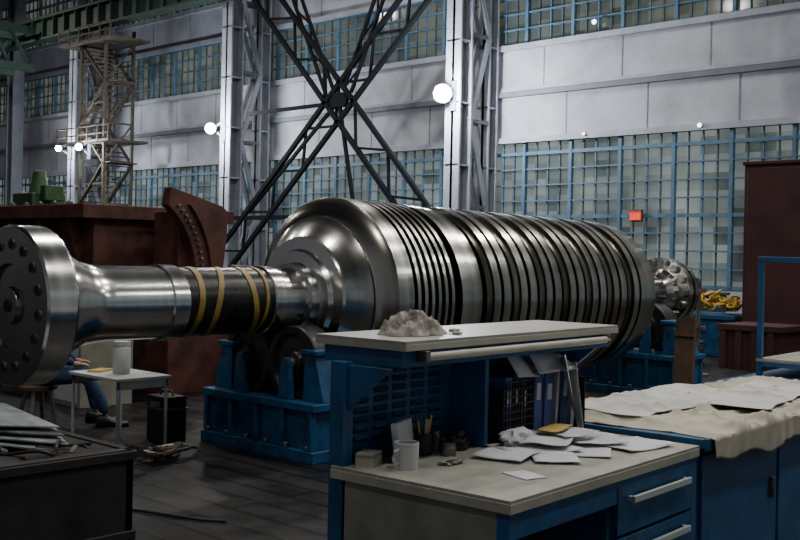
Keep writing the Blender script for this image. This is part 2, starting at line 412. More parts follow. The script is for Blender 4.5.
for i in range(NS):
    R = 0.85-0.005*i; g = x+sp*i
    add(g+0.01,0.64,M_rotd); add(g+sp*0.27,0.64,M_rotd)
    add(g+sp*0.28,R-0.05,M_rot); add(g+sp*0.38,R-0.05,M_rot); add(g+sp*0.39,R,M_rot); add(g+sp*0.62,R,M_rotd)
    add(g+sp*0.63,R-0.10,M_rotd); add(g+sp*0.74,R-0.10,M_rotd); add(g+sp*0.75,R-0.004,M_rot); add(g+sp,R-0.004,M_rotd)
add(10.14,0.80,M_rot); add(10.36,0.79,M_rot); add(10.40,0.74,M_rot); add(10.44,0.5,M_rot); add(10.56,0.34,M_rot); add(10.60,0.24,M_rots)
add(11.05,0.22,M_rots); add(11.06,0.19,M_rots); add(11.70,0.19,M_rots); add(11.77,0.24,M_rots); add(11.84,0.28,M_rots); add(11.85,0.42,M_rots); add(11.95,0.42,M_rots)
add(11.96,0.33,M_rotd); add(12.02,0.33,M_rotd); add(12.03,0.41,M_rots); add(12.11,0.41,M_rots); add(12.12,0.26,M_rots); add(12.34,0.22,M_rots); add(12.36,0.0,M_rots)
r = MB(); r.lathe([(p[0]-7.8,p[1]) for p in P], None, (0,0,0), (1,0,0), 160, mats=MS)
for i in range(16):
    a = 2*pi*i/16+0.1; y = math.cos(a)*0.41; z = math.sin(a)*0.41
    r.cyl((q-.008-7.8,y,z),(q+.03-7.8,y,z),0.038,M_dsteel,16); r.cyl((q-.012-7.8,y,z),(q+.03-7.8,y,z),0.030,M_dark,16)
r.cyl((q-.008-7.8,0,0),(q+.03-7.8,0,0),0.045,M_dark,20)
for i in range(14):
    a = 2*pi*i/14; y = math.cos(a)*0.36; z = math.sin(a)*0.36
    r.cyl((11.80-7.8,y,z),(12.18-7.8,y,z),0.035,M_steel,10); r.cyl((11.78-7.8,y,z),(11.84-7.8,y,z),0.05,M_steel,6); r.cyl((12.11-7.8,y,z),(12.17-7.8,y,z),0.05,M_steel,6)
def band(x0, amp, ph, w=0.055, R=0.268):
    N = 72; rings = []
    for i in range(N):
        a = 2*pi*i/N; xc = x0+amp*math.sin(a+ph)-7.8
        rings.append([r.bm.verts.new((xc+dx,math.cos(a)*rr,math.sin(a)*rr)) for dx,rr in ((-w/2,0.258),(-w/2,R),(w/2,R),(w/2,0.258))])
    for i in range(N):
        A = rings[i]; B = rings[(i+1)%N]
        for k in range(3): r.face([A[k],A[k+1],B[k+1],B[k]], M_tape)
band(4.68,0.03,0.3,0.05); band(4.92,0.11,1.0,0.05); band(5.22,0.06,2.4,0.05); band(5.30,0.02,0.2,0.03,0.270)
r.done('turbine_rotor', loc=(7.8,CY,CZ), smooth=25)

# ------------------------------------------------------------------ roller stands
def stand(name, x0, x1, yc, hw, shaftR, base_z, wheelR, wx0, wx1):
    s = MB()
    y0,y1 = yc-hw,yc+hw
    s.box(x0,x1,y0,y1,0.0,0.09,M_blued)
    s.box(x0+0.05,x1-0.05,y0+0.05,y1-0.05,0.09,base_z-0.06,M_blued)
    s.box(x0,x1,y0,y1,base_z-0.06,base_z,M_blued)
    n = 4
    for i in range(n+1):
        y = y0+0.03+(y1-y0-0.10)*i/n
        s.box(x0+0.005,x0+0.06,y,y+0.04,0.09,base_z-0.06,M_blued)
        s.box(x1-0.06,x1-0.005,y,y+0.04,0.09,base_z-0.06,M_blued)
    for i in range(6):
        y = y0+0.08+(y1-y0-0.16)*i/5
        s.cyl((x0+0.02,y,0.09),(x0+0.02,y,0.13),0.025,M_dsteel,6)
    dy = 0.50*(wheelR+shaftR); dz = math.sqrt((wheelR+shaftR)**2-dy**2); wz = CZ-dz
    W_ = wx1-wx0
    for sg in (-1,1):
        wy = yc+sg*dy
        s.lathe([(0,0),(0,wheelR*0.30),(0.01,wheelR*0.33),(0.035,wheelR*0.36),(0.035,wheelR*0.74),(0,wheelR*0.78),(0.0,wheelR-0.01),(0.01,wheelR),
                 (W_-0.01,wheelR),(W_,wheelR-0.01),(W_,wheelR*0.78),(W_-0.035,wheelR*0.74),(W_-0.035,wheelR*0.36),(W_,wheelR*0.33),(W_,0)],
                 M_wheel,(wx0,wy,wz),(1,0,0),48)
        s.cyl((wx0-0.03,wy,wz),(wx1+0.14,wy,wz),0.05,M_dsteel,20)
        for bx_ in (wx0-0.07,wx1+0.04):
            s.prism([(bx_,wy-0.08,base_z),(bx_,wy+0.08,base_z),(bx_,wy+0.06,wz-0.02),(bx_,wy+0.03,wz+0.05),(bx_,wy-0.03,wz+0.05),(bx_,wy-0.06,wz-0.02)],(0.04,0,0),M_blued)
    for sg in (-1,1):
        yy = yc+sg*(hw-0.14)
        s.prism([(x0+0.12,yy-0.12,base_z),(x0+0.12,yy+0.12,base_z),(x0+0.12,yy+0.06-0.04*sg,base_z+0.36),(x0+0.12,yy-0.06-0.04*sg,base_z+0.36)],(x1-x0-0.24,0,0),M_blued)
        s.box(x0+0.10,x1-0.10,yy-0.10-0.04*sg,yy+0.10-0.04*sg,base_z+0.36,base_z+0.40,M_blued)
    s.done(name, bevel=0.006)
stand('roller_stand',5.36,6.14,6.56,0.70,0.264,0.45,0.30,5.50,5.72)
stand('roller_stand',10.95,11.65,6.6,0.75,0.19,0.50,0.26,11.20,11.45)

# ------------------------------------------------------------------ WORKBENCH with hutch
BL = (2.733,2.041,0); BR = (0,0,math.radians(3))
b = MB()
DW = 1.42; DD = 0.79; DZ = 0.815
b.box(-0.01,DW,-0.01,DD,DZ-0.012,DZ,M_lam)
b.box(-0.012,DW,-0.012,DD,DZ-0.045,DZ-0.012,M_cream)
for (x,y) in ((0.0,0.0),(DW-0.05,0.0),(DW-0.05,DD-0.06)):
    b.box(x,x+0.05,y,y+0.05,0,DZ-0.045,M_blue)
b.box(0.004,0.024,0.05,DD-0.06,0.10,DZ-0.05,M_beige)
b.box(0.0,0.05,0.05,DD-0.06,0.06,0.10,M_blue); b.box(0.03,0.05,0.05,DD-0.06,0.68,0.755,M_blue)
b.box(0.05,DW-0.05,DD-0.05,DD-0.03,0.12,DZ-0.05,M_blue)
b.box(0.05,DW-0.05,0.0,0.03,0.68,DZ-0.045,M_blue)
b.box(0.70,DW-0.05,0.03,DD-0.06,0.08,DZ-0.05,M_blue)
for i,(z0,z1) in enumerate(((0.56,0.745),(0.35,0.545),(0.10,0.335))):
    b.box(0.72,DW-0.06,-0.004,0.03,z0,z1,M_blued)
    zc = z1-0.055
    b.box(0.80,1.30,-0.035,-0.02,zc-0.012,zc+0.012,M_white); b.box(0.80,0.82,-0.03,0.0,zc-0.01,zc+0.01,M_white); b.box(1.28,1.30,-0.03,0.0,zc-0.01,zc+0.01,M_white)
HB = 0.79
for x in (0.0,1.50):
    b.box(x,x+0.05,HB-0.05,HB+0.02,0.0,1.20,M_blue)
b.box(0.05,1.50,HB-0.01,HB+0.005,DZ,1.20,M_blue)
b.box(0.70,0.725,0.60,HB,DZ,1.20,M_blue)
for cx in range(5):
    for cz in range(8):
        x = 0.10+cx*0.112; z = 0.885+cz*0.036
        b.box(x,x+0.080,HB-0.0125,HB-0.0105,z,z+0.016,M_dark)
        b.prism([(x,HB-0.010,z+0.012),(x,HB-0.010,z+0.026),(x,HB-0.024,z+0.012)],(0.080,0,0),M_blue)
S0,S1,T0,T1,ST = 0.06,1.63,0.50,0.95,1.290
b.box(S0,S1,T0,T1,ST-0.012,ST,M_lam); b.box(S0,S1,T0-0.003,T1,ST-0.036,ST-0.012,M_cream)
b.box(S0+0.02,S1-0.02,T0+0.03,T1-0.03,ST-0.10,ST-0.036,M_blue)
b.cyl((S0+0.12,T0-0.005,ST-0.062),(S1-0.10,T0-0.005,ST-0.062),0.016,M_cream,14)
for x in (S0+0.11,S1-0.11): b.box(x-0.012,x+0.012,T0-0.02,T0+0.03,ST-0.08,ST-0.04,M_dsteel)
for x in (0.02,1.50): b.prism([(x,T0+0.04,1.19),(x,HB,1.19),(x,HB,0.98)],(0.02,0,0),M_blue)
b.done('workbench', BL, BR, bevel=0.003)

b = MB(); A0,A1 = 1.56,5.9; Z2 = 0.835
b.box(A0-0.1,A1,-0.02,0.76,Z2-0.04,Z2,M_blued); b.box(A0-0.005,A1,0.76,0.88,Z2-0.04,Z2,M_blued)
b.box(A0-0.1,A1,-0.03,-0.012,Z2-0.05,Z2+0.004,M_blue)
b.box(A0-0.08,A1-0.02,0.03,0.72,0.08,Z2-0.04,M_blue)
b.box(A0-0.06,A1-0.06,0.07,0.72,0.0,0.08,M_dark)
x = A0-0.05
while x < A1-0.5:
    b.box(x,x+0.88,0.012,0.03,0.12,Z2-0.08,M_blue); b.box(x+0.78,x+0.80,-0.01,0.012,0.45,0.55,M_dsteel); x += 0.91
for x in (4.19,5.8):
    b.box(x-0.018,x+0.018,0.782,0.818,Z2,1.64,M_blue)
    b.box(x-0.018,x+0.018,0.45,0.80,1.604,1.64,M_blue); b.box(x-0.018,x+0.018,0.45,0.80,0.90,0.95,M_blue)
    b.box(x-0.018,x+0.018,0.44,0.476,Z2,0.95,M_blue)
b.box(4.17,5.82,0.78,0.815,1.604,1.64,M_blue)
b.box(4.17,5.82,0.44,0.475,1.604,1.64,M_blue)
b.box(4.17,5.82,0.44,0.82,0.93,0.95,M_lam); b.box(4.17,5.82,0.435,0.455,0.89,0.95,M_blue)
b.done('storage_bench', BL, BR, bevel=0.003)

# crumpled rag on hutch shelf: folded cloth heap
g = MB(); rx,ry = 0.35,0.70
def ragfn(u,v):
    rr_ = u; th = v*2*pi
    lim = 1+0.22*noise.noise(Vector((math.cos(th)*1.5,math.sin(th)*1.5,4.2)))
    x = rr_*0.155*lim*math.cos(th); y = rr_*0.105*lim*math.sin(th)
    wx = x+0.03*noise.noise(Vector((x*14,y*14,1.0))); wy = y+0.03*noise.noise(Vector((x*14,y*14,7.0)))
    rid = 1-abs(noise.noise(Vector((wx*17,wy*17,2.3))))*2.4
    rid2 = 1-abs(noise.noise(Vector((wx*38,wy*38,5.3))))*2.4
    prof = (1-rr_**2.2)
    h_ = 0.075*prof*(0.65+0.45*max(-0.3,rid)) + 0.016*max(0,rid2)*min(1,(1-rr_)*4)
    if rr_ >= 0.999: h_ = 0
    return Vector((rx+wx,ry+wy,ST+0.002+max(0,h_)))
g.sheet(ragfn,40,96,M_rag)
g.done('crumpled_rag', BL, BR, smooth=80, fixn=True)
g = MB(); g.blob((0.56,0.66,ST+0.010),(0.035,0.02,0.010),M_rag,2,0.5,6,ST+0.001,2); g.blob((0.50,0.60,ST+0.006),(0.03,0.015,0.006),M_dsteel,2,0.5,6,ST+0.001,5); g.done('metal_scraps', BL, BR)

# ----- desk objects
def paper(name, a, bb, z, w, h, rot, mm=M_paper, curl=0.01, seed=0):
    s = MB(); cr,sr = math.cos(rot),math.sin(rot)
    def fn(u,v):
        x=(u-.5)*w; y=(v-.5)*h
        zz = z+0.002+curl*(noise.noise(Vector((u*1.3+seed,v*1.3,seed)))+0.5)*1.0
        return Vector((a+x*cr-y*sr, bb+x*sr+y*cr, max(zz,z+0.001)))
    s.sheet(fn,10,10,mm); return s.done(name, BL, BR, smooth=60, solid=0.0012)
z = DZ
paper('drawing_sheet',0.98,0.34,z+0.001,0.42,0.30,0.5,curl=0.012,seed=1)
paper('drawing_sheet',0.80,0.42,z+0.006,0.34,0.24,-0.5,curl=0.014,seed=2)
paper('drawing_sheet',1.14,0.36,z+0.012,0.32,0.22,0.9,curl=0.025,seed=3)
paper('drawing_sheet',0.64,0.43,z+0.002,0.30,0.21,0.2,curl=0.018,seed=4)
paper('drawing_sheet',1.20,0.18,z+0.004,0.30,0.21,-0.2,curl=0.012,seed=5)
paper('drawing_sheet',0.90,0.42,z+0.024,0.28,0.20,0.4,curl=0.03,seed=11)
paper('drawing_sheet',0.72,0.28,z+0.003,0.26,0.18,0.7,curl=0.012,seed=14)
paper('drawing_sheet',1.05,0.42,z+0.038,0.24,0.17,-0.1,curl=0.02,seed=16)
paper('drawing_sheet',0.36,0.18,z,0.10,0.14,-0.3,curl=0.002,seed=6)
paper('yellow_envelope',1.02,0.46,z+0.060,0.22,0.09,0.25,M_yell,0.008,7)
g = MB(); g.blob((0.78,0.50,z+0.045),(0.08,0.05,0.035),M_paper,3,0.6,6,z+0.012,4); g.done('crumpled_paper', BL, BR, smooth=50)
g = MB(); g.lathe([(0,0),(0,0.045),(0.095,0.047),(0.098,0.045),(0.096,0.042),(0.01,0.040),(0.01,0)],M_white,(0.15,0.56,z),(0,0,1),32)
g.tube([(0.15-0.045,0.56,z+0.075),(0.15-0.070,0.56,z+0.07),(0.15-0.076,0.56,z+0.048),(0.15-0.068,0.56,z+0.027),(0.15-0.045,0.56,z+0.022)],0.005,M_white,8)
g.done('white_mug', BL, BR)
g = MB(); mx = Matrix.Translation((0.29,0.68,z)) @ Matrix.Rotation(0.35,4,'Z') @ Matrix.Rotation(-0.14,4,'X')
g.box(-0.085,0.085,-0.012,0.012,0.006,0.145,M_paper,mx); g.box(-0.088,0.088,-0.016,0.016,0.002,0.02,M_cream,mx)
g.done('card_holder', BL, BR)
g = MB(); g.box(-0.05,0.05,-0.035,0.035,0,0.05,M_cream,Matrix.Translation((0.10,0.70,z))@Matrix.Rotation(0.4,4,'Z'))
g.box(-0.051,0.051,-0.036,0.036,0.034,0.044,M_beige,Matrix.Translation((0.10,0.70,z))@Matrix.Rotation(0.4,4,'Z')); g.done('small_carton', BL, BR)
def jar(name,a,bb,rr,h,mm,lid):
    g = MB(); g.lathe([(0,0),(0,rr*0.95),(0.01,rr),(h*0.75,rr),(h*0.82,rr*0.8),(h*0.84,rr*0.85),(h,rr*0.85),(h,0)],mm,(a,bb,z),(0,0,1),24)
    g.lathe([(h*0.84,rr*0.87),(h+0.002,rr*0.87),(h+0.003,0)],lid,(a,bb,z),(0,0,1),24); g.done(name, BL, BR)
jar('glue_bottle',0.50,0.70,0.022,0.08,M_dsteel,M_dsteel); jar('glass_jar',0.46,0.60,0.03,0.045,M_dsteel,M_dsteel)
g = MB(); g.lathe([(0,0),(0,0.034),(0.085,0.036),(0.085,0.032),(0.008,0.030),(0.008,0)],M_black,(0.41,0.69,z),(0,0,1),24)
for i in range(6):
    a = i*1.05; g.cyl((0.41+0.01*math.cos(a),0.69+0.01*math.sin(a),z+0.012),(0.41+0.032*math.cos(a),0.69+0.032*math.sin(a),z+0.135+0.01*(i%3)),0.004,random.choice((M_yell,M_bind,M_white,M_red)),8)
g.done('pen_holder', BL, BR)
g = MB(); g.blob((0.58,0.66,z+0.03),(0.07,0.04,0.035),M_black,3,0.8,7,z+0.001,3); g.blob((0.34,0.50,z+0.010),(0.055,0.035,0.012),M_beige,3,0.6,5,z+0.001,6); g.done('work_gloves', BL, BR, smooth=60)
g = MB(); fx0,fx1 = 0.78,1.44
for i in range(11):
    x = fx0+i*(1.00-fx0)/10
    g.box(x-0.002,x+0.002,0.56,0.566,z+0.001,z+0.26,M_black)
for k in range(9): g.box(fx0,1.00,0.560,0.566,z+0.01+k*0.031,z+0.016+k*0.031,M_black)
g.box(fx0,fx1,0.56,0.77,z+0.001,z+0.006,M_black)
for x in (fx0,1.00,fx1): g.box(x-0.003,x+0.003,0.56,0.77,z+0.001,z+0.24,M_black)
g.done('file_tray', BL, BR)
def binder(x, th, tilt, h, mm):
    g = MB(); mx = Matrix.Translation((x,0.68,z+0.010)) @ Matrix.Rotation(tilt,4,'Y')
    g.box(0,0.004,-0.11,0.09,0,h,mm,mx); g.box(th-0.004,th,-0.11,0.09,0,h,mm,mx); g.box(0,th,-0.113,-0.108,0,h,mm,mx); g.box(0.005,th-0.005,-0.105,0.085,0.01,h-0.01,M_paper,mx)
    if th > 0.03: g.box(th*0.25,th*0.75,-0.1145,-0.113,h*0.55,h*0.8,M_paper,mx)
    g.done('ring_binder', BL, BR)
for (x,th,t,h,mm) in ((0.80,0.05,0.0,0.27,M_bind),(0.86,0.05,0.01,0.28,M_black),(0.92,0.04,0.02,0.26,M_bind),(1.02,0.06,0.03,0.29,M_bind),(1.10,0.07,0.05,0.28,M_bind),(1.19,0.02,0.08,0.29,M_white),(1.23,0.06,0.10,0.29,M_bind),(1.32,0.03,0.14,0.28,M_plate)):
    binder(x,th,t,h,mm)
def loose(name, a, bb, zc, w, h, rz, rx, ry=0, mm=M_paper):
    s = MB(); M = Matrix.Translation((a,bb,zc)) @ Matrix.Rotation(rz,4,'Z') @ Matrix.Rotation(rx,4,'X') @ Matrix.Rotation(ry,4,'Y')
    s.sheet(lambda u,v: M @ Vector(((u-.5)*w,(v-.5)*h,0.03*math.sin(u*3+1)*v)),8,8,mm); s.done(name, BL, BR, smooth=60, solid=0.0015)
loose('leaning_sheet',1.22,0.53,z+0.26,0.22,0.18,0.2,1.20,0.35)
loose('leaning_sheet',0.98,0.60,z+0.32,0.30,0.13,0.1,0.75,0.1)
loose('leaning_sheet',1.28,0.52,z+0.17,0.12,0.30,0.3,1.35,0.45)
loose('leaning_sheet',1.14,0.56,z+0.33,0.26,0.12,-0.1,0.7,-0.05)

# cloths on storage bench
def cloth(name, a0,a1,b0,b1,zt,mm,amp,freq,seed,rot=0):
    s = MB(); nu,nv = 150,90
    ca,cb = (a0+a1)/2,(b0+b1)/2
    def fn(u,v):
        x = a0+(a1-a0)*u; y = b0+(b1-b0)*v
        x += 0.04*noise.noise(Vector((y*3,seed,0))); y += 0.05*noise.noise(Vector((x*3,seed,3)))
        dx,dy = x-ca,y-cb; x = ca+dx*math.cos(rot)-dy*math.sin(rot); y = cb+dx*math.sin(rot)+dy*math.cos(rot)
        wx = x+0.25*noise.noise(Vector((x*1.5,y*1.5,seed+9)))
        n1 = 1-abs(noise.noise(Vector((wx*freq,y*freq*0.45,seed))))*2.2
        n2 = 1-abs(noise.noise(Vector((wx*freq*0.5+y*freq*0.6,y*freq*1.3,seed+5))))*2.2
        n = max(0,n1)**3*0.8+max(0,n2)**3*0.5+0.25*abs(noise.noise(Vector((x*2,y*2,seed+2))))
        fall = min(1,min(u,1-u,v,1-v)*9)
        zz = zt+0.003+amp*n*(0.2+0.8*fall)
        if y < -0.035:
            over = -0.035-y; zz = min(zz,zt+0.006)-over*0.97; y = -0.046-0.018*abs(noise.noise(Vector((x*9,0,seed))))*min(1,over*10)
        return Vector((x,y,zz))
    s.sheet(fn,nu,nv,mm); s.done(name, BL, BR, smooth=80, solid=0.002)
cloth('dust_cloth',1.50,4.05,-0.15,0.80,Z2,M_cloth,0.040,4.5,1.0)
cloth('folded_sheet',1.66,3.0,0.36,0.85,Z2+0.030,M_cloth2,0.030,3.5,4.0)
cloth('folded_sheet',2.3,3.5,0.10,0.50,Z2+0.035,M_cloth2,0.028,3.0,8.0,rot=0.12)

# ------------------------------------------------------------------ left foreground crate with metal sheets
g = MB(); x0,x1,y0,y1,zt = 1.9,3.26,5.02,5.95,0.50
g.box(x0,x1,y0,y1,0.0,0.04,M_crate)
for (a,bb,c,d) in ((x0,x1,y0,y0+0.05),(x0,x1,y1-0.05,y1),(x0,x0+0.05,y0,y1),(x1-0.05,x1,y0,y1)):
    g.box(a,bb,c,d,0.04,zt,M_crate)
g.box(x0+0.05,x1-0.05,y0+0.05,y1-0.05,zt-0.10,zt-0.05,M_crate)
for zz in (0.0,zt-0.06): g.box(x0-0.015,x1+0.015,y0-0.015,y1+0.015,zz,zz+0.05,M_crate)
g.done('steel_crate', bevel=0.005)
g = MB()
for i in range(4):
    mx = Matrix.Translation((2.72-0.03*i,5.66+0.02*i,zt+0.08+0.03*i)) @ Matrix.Rotation(0.14*i-0.3,4,'Z') @ Matrix.Rotation(0.20-0.02*i,4,'Y')@ Matrix.Rotation(0.14,4,'X')
    g.box(-0.42,0.42,-0.28,0.28,0,0.008,M_plate if i!=2 else M_steel,mx)
g.done('sheet_metal_stack')
g = MB()
for i in range(70):
    x = random.uniform(2.0,3.15); y = random.uniform(5.08,5.85)
    mx = Matrix.Translation((x,y,zt-0.03+random.uniform(0,0.05))) @ Euler((random.uniform(-.2,.2),random.uniform(-.3,.3),random.uniform(0,3))).to_matrix().to_4x4()
    if i%3: g.box(-0.10,0.10,-0.012,0.012,0,0.012,random.choice((M_dsteel,M_rust,M_plate,M_yell,M_black)),mx)
    else: g.lathe([(0,0.02),(0,0.045),(0.02,0.045),(0.02,0.02),(0,0.02)],M_dsteel,(x,y,zt-0.03),(0.1,0.1,1),16)
pts = [(2.5+0.03*i,5.25+0.12*math.sin(i*0.45),zt+0.01+0.015*math.sin(i*0.9)) for i in range(22)]
g.tube(pts,0.010,M_black,8)
g.done('scrap_parts')

# white side table and container
g = MB(); tx,ty = 4.62,7.42
g.box(tx-0.20,tx+0.30,ty-0.36,ty+0.36,0.575,0.60,M_white)
for x in (tx-0.18,tx+0.26):
    for y in (ty-0.34,ty+0.32): g.box(x,x+0.02,y,y+0.02,0,0.575,M_white)
g.box(tx-0.18,tx+0.28,ty-0.34,ty-0.32,0.51,0.575,M_white); g.box(tx-0.18,tx+0.28,ty+0.32,ty+0.34,0.51,0.575,M_white)
g.done('side_table', bevel=0.003)
g = MB(); g.lathe([(0,0),(0,0.065),(0.01,0.07),(0.20,0.07),(0.22,0.06),(0.23,0.066),(0.26,0.066),(0.265,0)],M_white,(4.66,7.38,0.60),(0,0,1),28); g.done('plastic_container')
g = MB(); g.box(-0.1,0.1,-0.06,0.06,0,0.015,M_yell,Matrix.Translation((4.62,7.63,0.60))@Matrix.Rotation(0.5,4,'Z')); g.done('yellow_folder')
g = MB(); g.box(5.04,5.24,7.30,7.58,0.0,0.38,M_black); g.box(5.03,5.25,7.29,7.59,0.27,0.285,M_dsteel); g.box(5.025,5.04,7.38,7.52,0.29,0.33,M_dsteel)
g.tube([(5.14,7.35,0.38),(5.14,7.37,0.42),(5.14,7.51,0.42),(5.14,7.53,0.38)],0.01,M_dsteel,8); g.done('toolbox', bevel=0.008)
g = MB(); pts = []; hx,hy = 4.68,6.80
for i in range(90):
    t = i/89; a = t*13; rr = 0.13+0.03*math.sin(a*1.7)
    pts.append((hx+rr*math.cos(a)+0.05*math.sin(t*9),hy+rr*1.0*math.sin(a),0.02+0.015*i/20))
g.tube(pts,0.014,M_black,8)
for i in range(16):
    mx = Matrix.Translation((hx+random.uniform(-.2,.2),hy+random.uniform(-.2,.2),0.07)) @ Euler((random.uniform(-.4,.4),random.uniform(-.3,.3),random.uniform(0,3))).to_matrix().to_4x4()
    g.box(-0.08,0.08,-0.02,0.02,0,0.02,random.choice((M_dsteel,M_rust,M_black,M_rust)),mx)
g.done('hose_coil', smooth=50)
g = MB(); g.tube([(3.42+0.012*i,5.95-0.03*i-0.04*math.sin(i*0.3),0.012) for i in range(36)],0.009,M_black,8); g.done('floor_cable', smooth=60)
g = MB(); g.box(5.5,6.1,9.45,10.0,0,0.95,M_beige); g.box(5.48,6.12,9.43,10.02,0.95,0.98,M_white); g.box(5.49,5.5,9.5,9.95,0.05,0.46,M_white); g.box(5.49,5.5,9.5,9.95,0.49,0.92,M_white)
g.box(5.475,5.49,9.65,9.8,0.7,0.72,M_dsteel); g.box(5.475,5.49,9.65,9.8,0.3,0.32,M_dsteel); g.done('tool_cabinet', bevel=0.004)

# ------------------------------------------------------------------ red-brown casing half (boxy, flat joint flange)
g = MB(); xa,xb,ya,yb,zf = 6.2,8.1,10.5,15.2,2.10
g.box(xa+0.10,xb-0.10,ya+0.1,yb,0.45,zf-0.14,M_red)
g.box(xa-0.10,xa+0.45,ya,yb,zf-0.16,zf,M_red); g.box(xb-0.45,xb+0.10,ya,yb,zf-0.16,zf,M_red)
g.box(xa+0.45,xb-0.45,ya,ya+0.35,zf-0.16,zf,M_red)
g.prism([(xa+0.10,ya+0.1,1.15),(xa-0.02,ya+0.1,1.10),(xa-0.02,ya+0.1,0.95),(xa+0.10,ya+0.1,0.85)],(0,yb-ya-0.1,0),M_red)
for i in range(7):
    y = ya+0.35+i*0.68
    g.prism([(xa+0.12,y,zf-0.16),(xa-0.08,y,zf-0.16),(xa+0.0,y,zf-0.5),(xa+0.12,y,zf-0.9)],(0,0.05,0),M_red)
for i in range(14):
    y = ya+0.2+i*0.34
    g.cyl((xa+0.04,y,zf),(xa+0.04,y,zf+0.035),0.045,M_rust,6); g.cyl((xa+0.04,y,zf),(xa+0.04,y,zf+0.05),0.022,M_dsteel,8)
g.lathe([(0,0.20),(0,0.42),(0.12,0.42),(0.12,0.34),(0.30,0.34),(0.30,0.20),(0,0.20)],M_red,(xa-0.16,12.6,1.35),(1,0,0),28)
for y in (11.0,12.8,14.4): g.box(xa,xb,y,y+0.25,0,0.45,M_crate)
g.done('turbine_casing', smooth=30, bevel=0.012)
g = MB(); ex,ey = 7.02,9.75
def arcpts(R, a0, a1, n, cx, cz): return [(cx+R*math.cos(a0+(a1-a0)*i/n), cz+R*math.sin(a0+(a1-a0)*i/n)) for i in range(n+1)]
ax_,az_ = ex-0.95,1.30
inner = arcpts(1.02, 0.02, 0.90, 14, ax_, az_)
outer = [(ex-0.28,2.30),(ex+0.42,2.12),(ex+0.50,2.06),(ex+0.50,1.8),(ex+0.44,1.32)]
g.prism([(x_,ey,z_) for x_,z_ in inner]+[(x_,ey,z_) for x_,z_ in outer],(0,0.14,0),M_red)
for i in range(12):
    a = 0.06+0.068*i
    x_,z_ = ax_+1.10*math.cos(a),az_+1.10*math.sin(a)
    g.cyl((x_,ey-0.04,z_),(x_,ey,z_),0.018,M_dsteel,8)
arc_o = arcpts(1.22, 0.02, 0.74, 12, ax_, az_)
for i in range(12):
    p_,q_ = arc_o[i],arc_o[i+1]; g.beam((p_[0],ey-0.02,p_[1]),(q_[0],ey-0.02,q_[1]),0.05,0.03,M_red)
g.box(ex-0.08,ex+0.44,ey+0.14,ey+0.62,1.30,2.04,M_red)
g.box(ex-0.30,ex+0.56,ey-0.02,ey+0.66,0.0,1.34,M_red); g.box(ex-0.34,ex+0.60,ey-0.06,ey+0.66,1.28,1.36,M_red)
g.done('casing_end_flange', smooth=30, bevel=0.008)
g = MB(); vx,vy = 8.35,9.2
g.box(vx-0.30,vx+0.30,vy-0.3,vy+0.3,0,1.35,M_rust)
g.lathe([(0,0),(0,0.18),(0.06,0.18),(0.07,0.10),(0.18,0.14),(0.28,0.10),(0.30,0.17),(0.35,0.17),(0.35,0)],M_dsteel,(vx,vy,1.35),(0,0,1),24)
g.lathe([(0,0),(0,0.08),(0.2,0.08),(0.22,0.13),(0.27,0.13),(0.27,0)],M_steel,(vx,vy,1.52),(-0.7,-0.6,0.1),20)
g.lathe([(0,0),(0,0.08),(0.25,0.06),(0.27,0.11),(0.31,0.11),(0.31,0)],M_steel,(vx,vy,1.52),(0.7,-0.6,0.2),20)
g.done('valve_body')
g = MB(); gx,gy = 10.2,19.3
g.box(gx-0.6,gx+0.6,gy-0.8,gy+0.8,0,1.6,M_greenb); g.box(gx-0.35,gx+0.35,gy-0.5,gy+0.3,1.6,2.65,M_greenb)
g.cyl((gx,gy-0.1,2.65),(gx,gy-0.1,3.1),0.20,M_greenb,20,0.12); g.cyl((gx-0.3,gy-0.6,2.2),(gx-0.3,gy-1.1,2.2),0.16,M_dsteel,20); g.box(gx-0.2,gx+0.2,gy-0.7,gy-0.5,2.5,2.8,M_greenb)
g.box(gx-0.7,gx+0.7,gy-0.9,gy+0.9,0,0.2,M_greenb); g.box(gx-0.2,gx+0.2,gy-0.9,gy-0.5,1.6,2.0,M_dsteel)
g.done('drilling_machine', bevel=0.02)

g = MB()
for (y,w,h,mm) in ((23,2.6,1.7,M_greenb),(27,3,1.4,M_dsteel),(31.5,2.6,1.9,M_blued)):
    g.box(23,24.2,y,y+w,0,0.5,mm); g.box(23.1,24.1,y,y+0.7,0.5,h,mm); g.box(23.2,24.0,y+0.7,y+w,0.5,0.85,mm); g.box(23.2,23.9,y+w-0.5,y+w-0.1,0.85,h*0.8,mm)
    g.cyl((23.6,y+0.7,1.1),(23.6,y+0.95,1.1),0.3,M_dsteel,20)
g.done('lathe_row', bevel=0.02)

# ------------------------------------------------------------------ right side background
g = MB(); kx,ky = 16.25,7.55
g.box(kx,kx+3.0,ky-3.6,ky,0.12,3.20,M_maroon); g.box(kx+0.1,kx+2.9,ky-3.5,ky-0.1,0,0.12,M_dark)
for i in range(2):
    y1 = ky-0.06-i*1.78; g.box(kx-0.03,kx,y1-1.70,y1,0.2,3.12,M_maroon)
g.box(kx-0.04,kx+3.02,ky-3.62,ky+0.02,3.17,3.23,M_maroon)
g.done('maroon_cabinet', bevel=0.01)
g = MB(); g.box(15.0,15.9,6.4,7.3,0.0,0.62,M_maroon); g.box(14.95,15.95,6.35,7.35,0.58,0.66,M_maroon)
for i in range(4): g.box(14.96,15.0,6.45+i*0.25,6.55+i*0.25,0,0.58,M_maroon)
g.done('steel_bin')
g = MB(); qx,qy = 16.6,8.85
g.box(qx,qx+0.9,qy-1.0,qy+0.1,0,0.66,M_blued); g.box(qx-0.03,qx+0.93,qy-1.03,qy+0.13,0.62,0.70,M_blue); g.box(qx-0.02,qx,qy-0.5,qy-0.3,0.4,0.5,M_dsteel)
g.done('blue_chest', bevel=0.01)
g = MB()
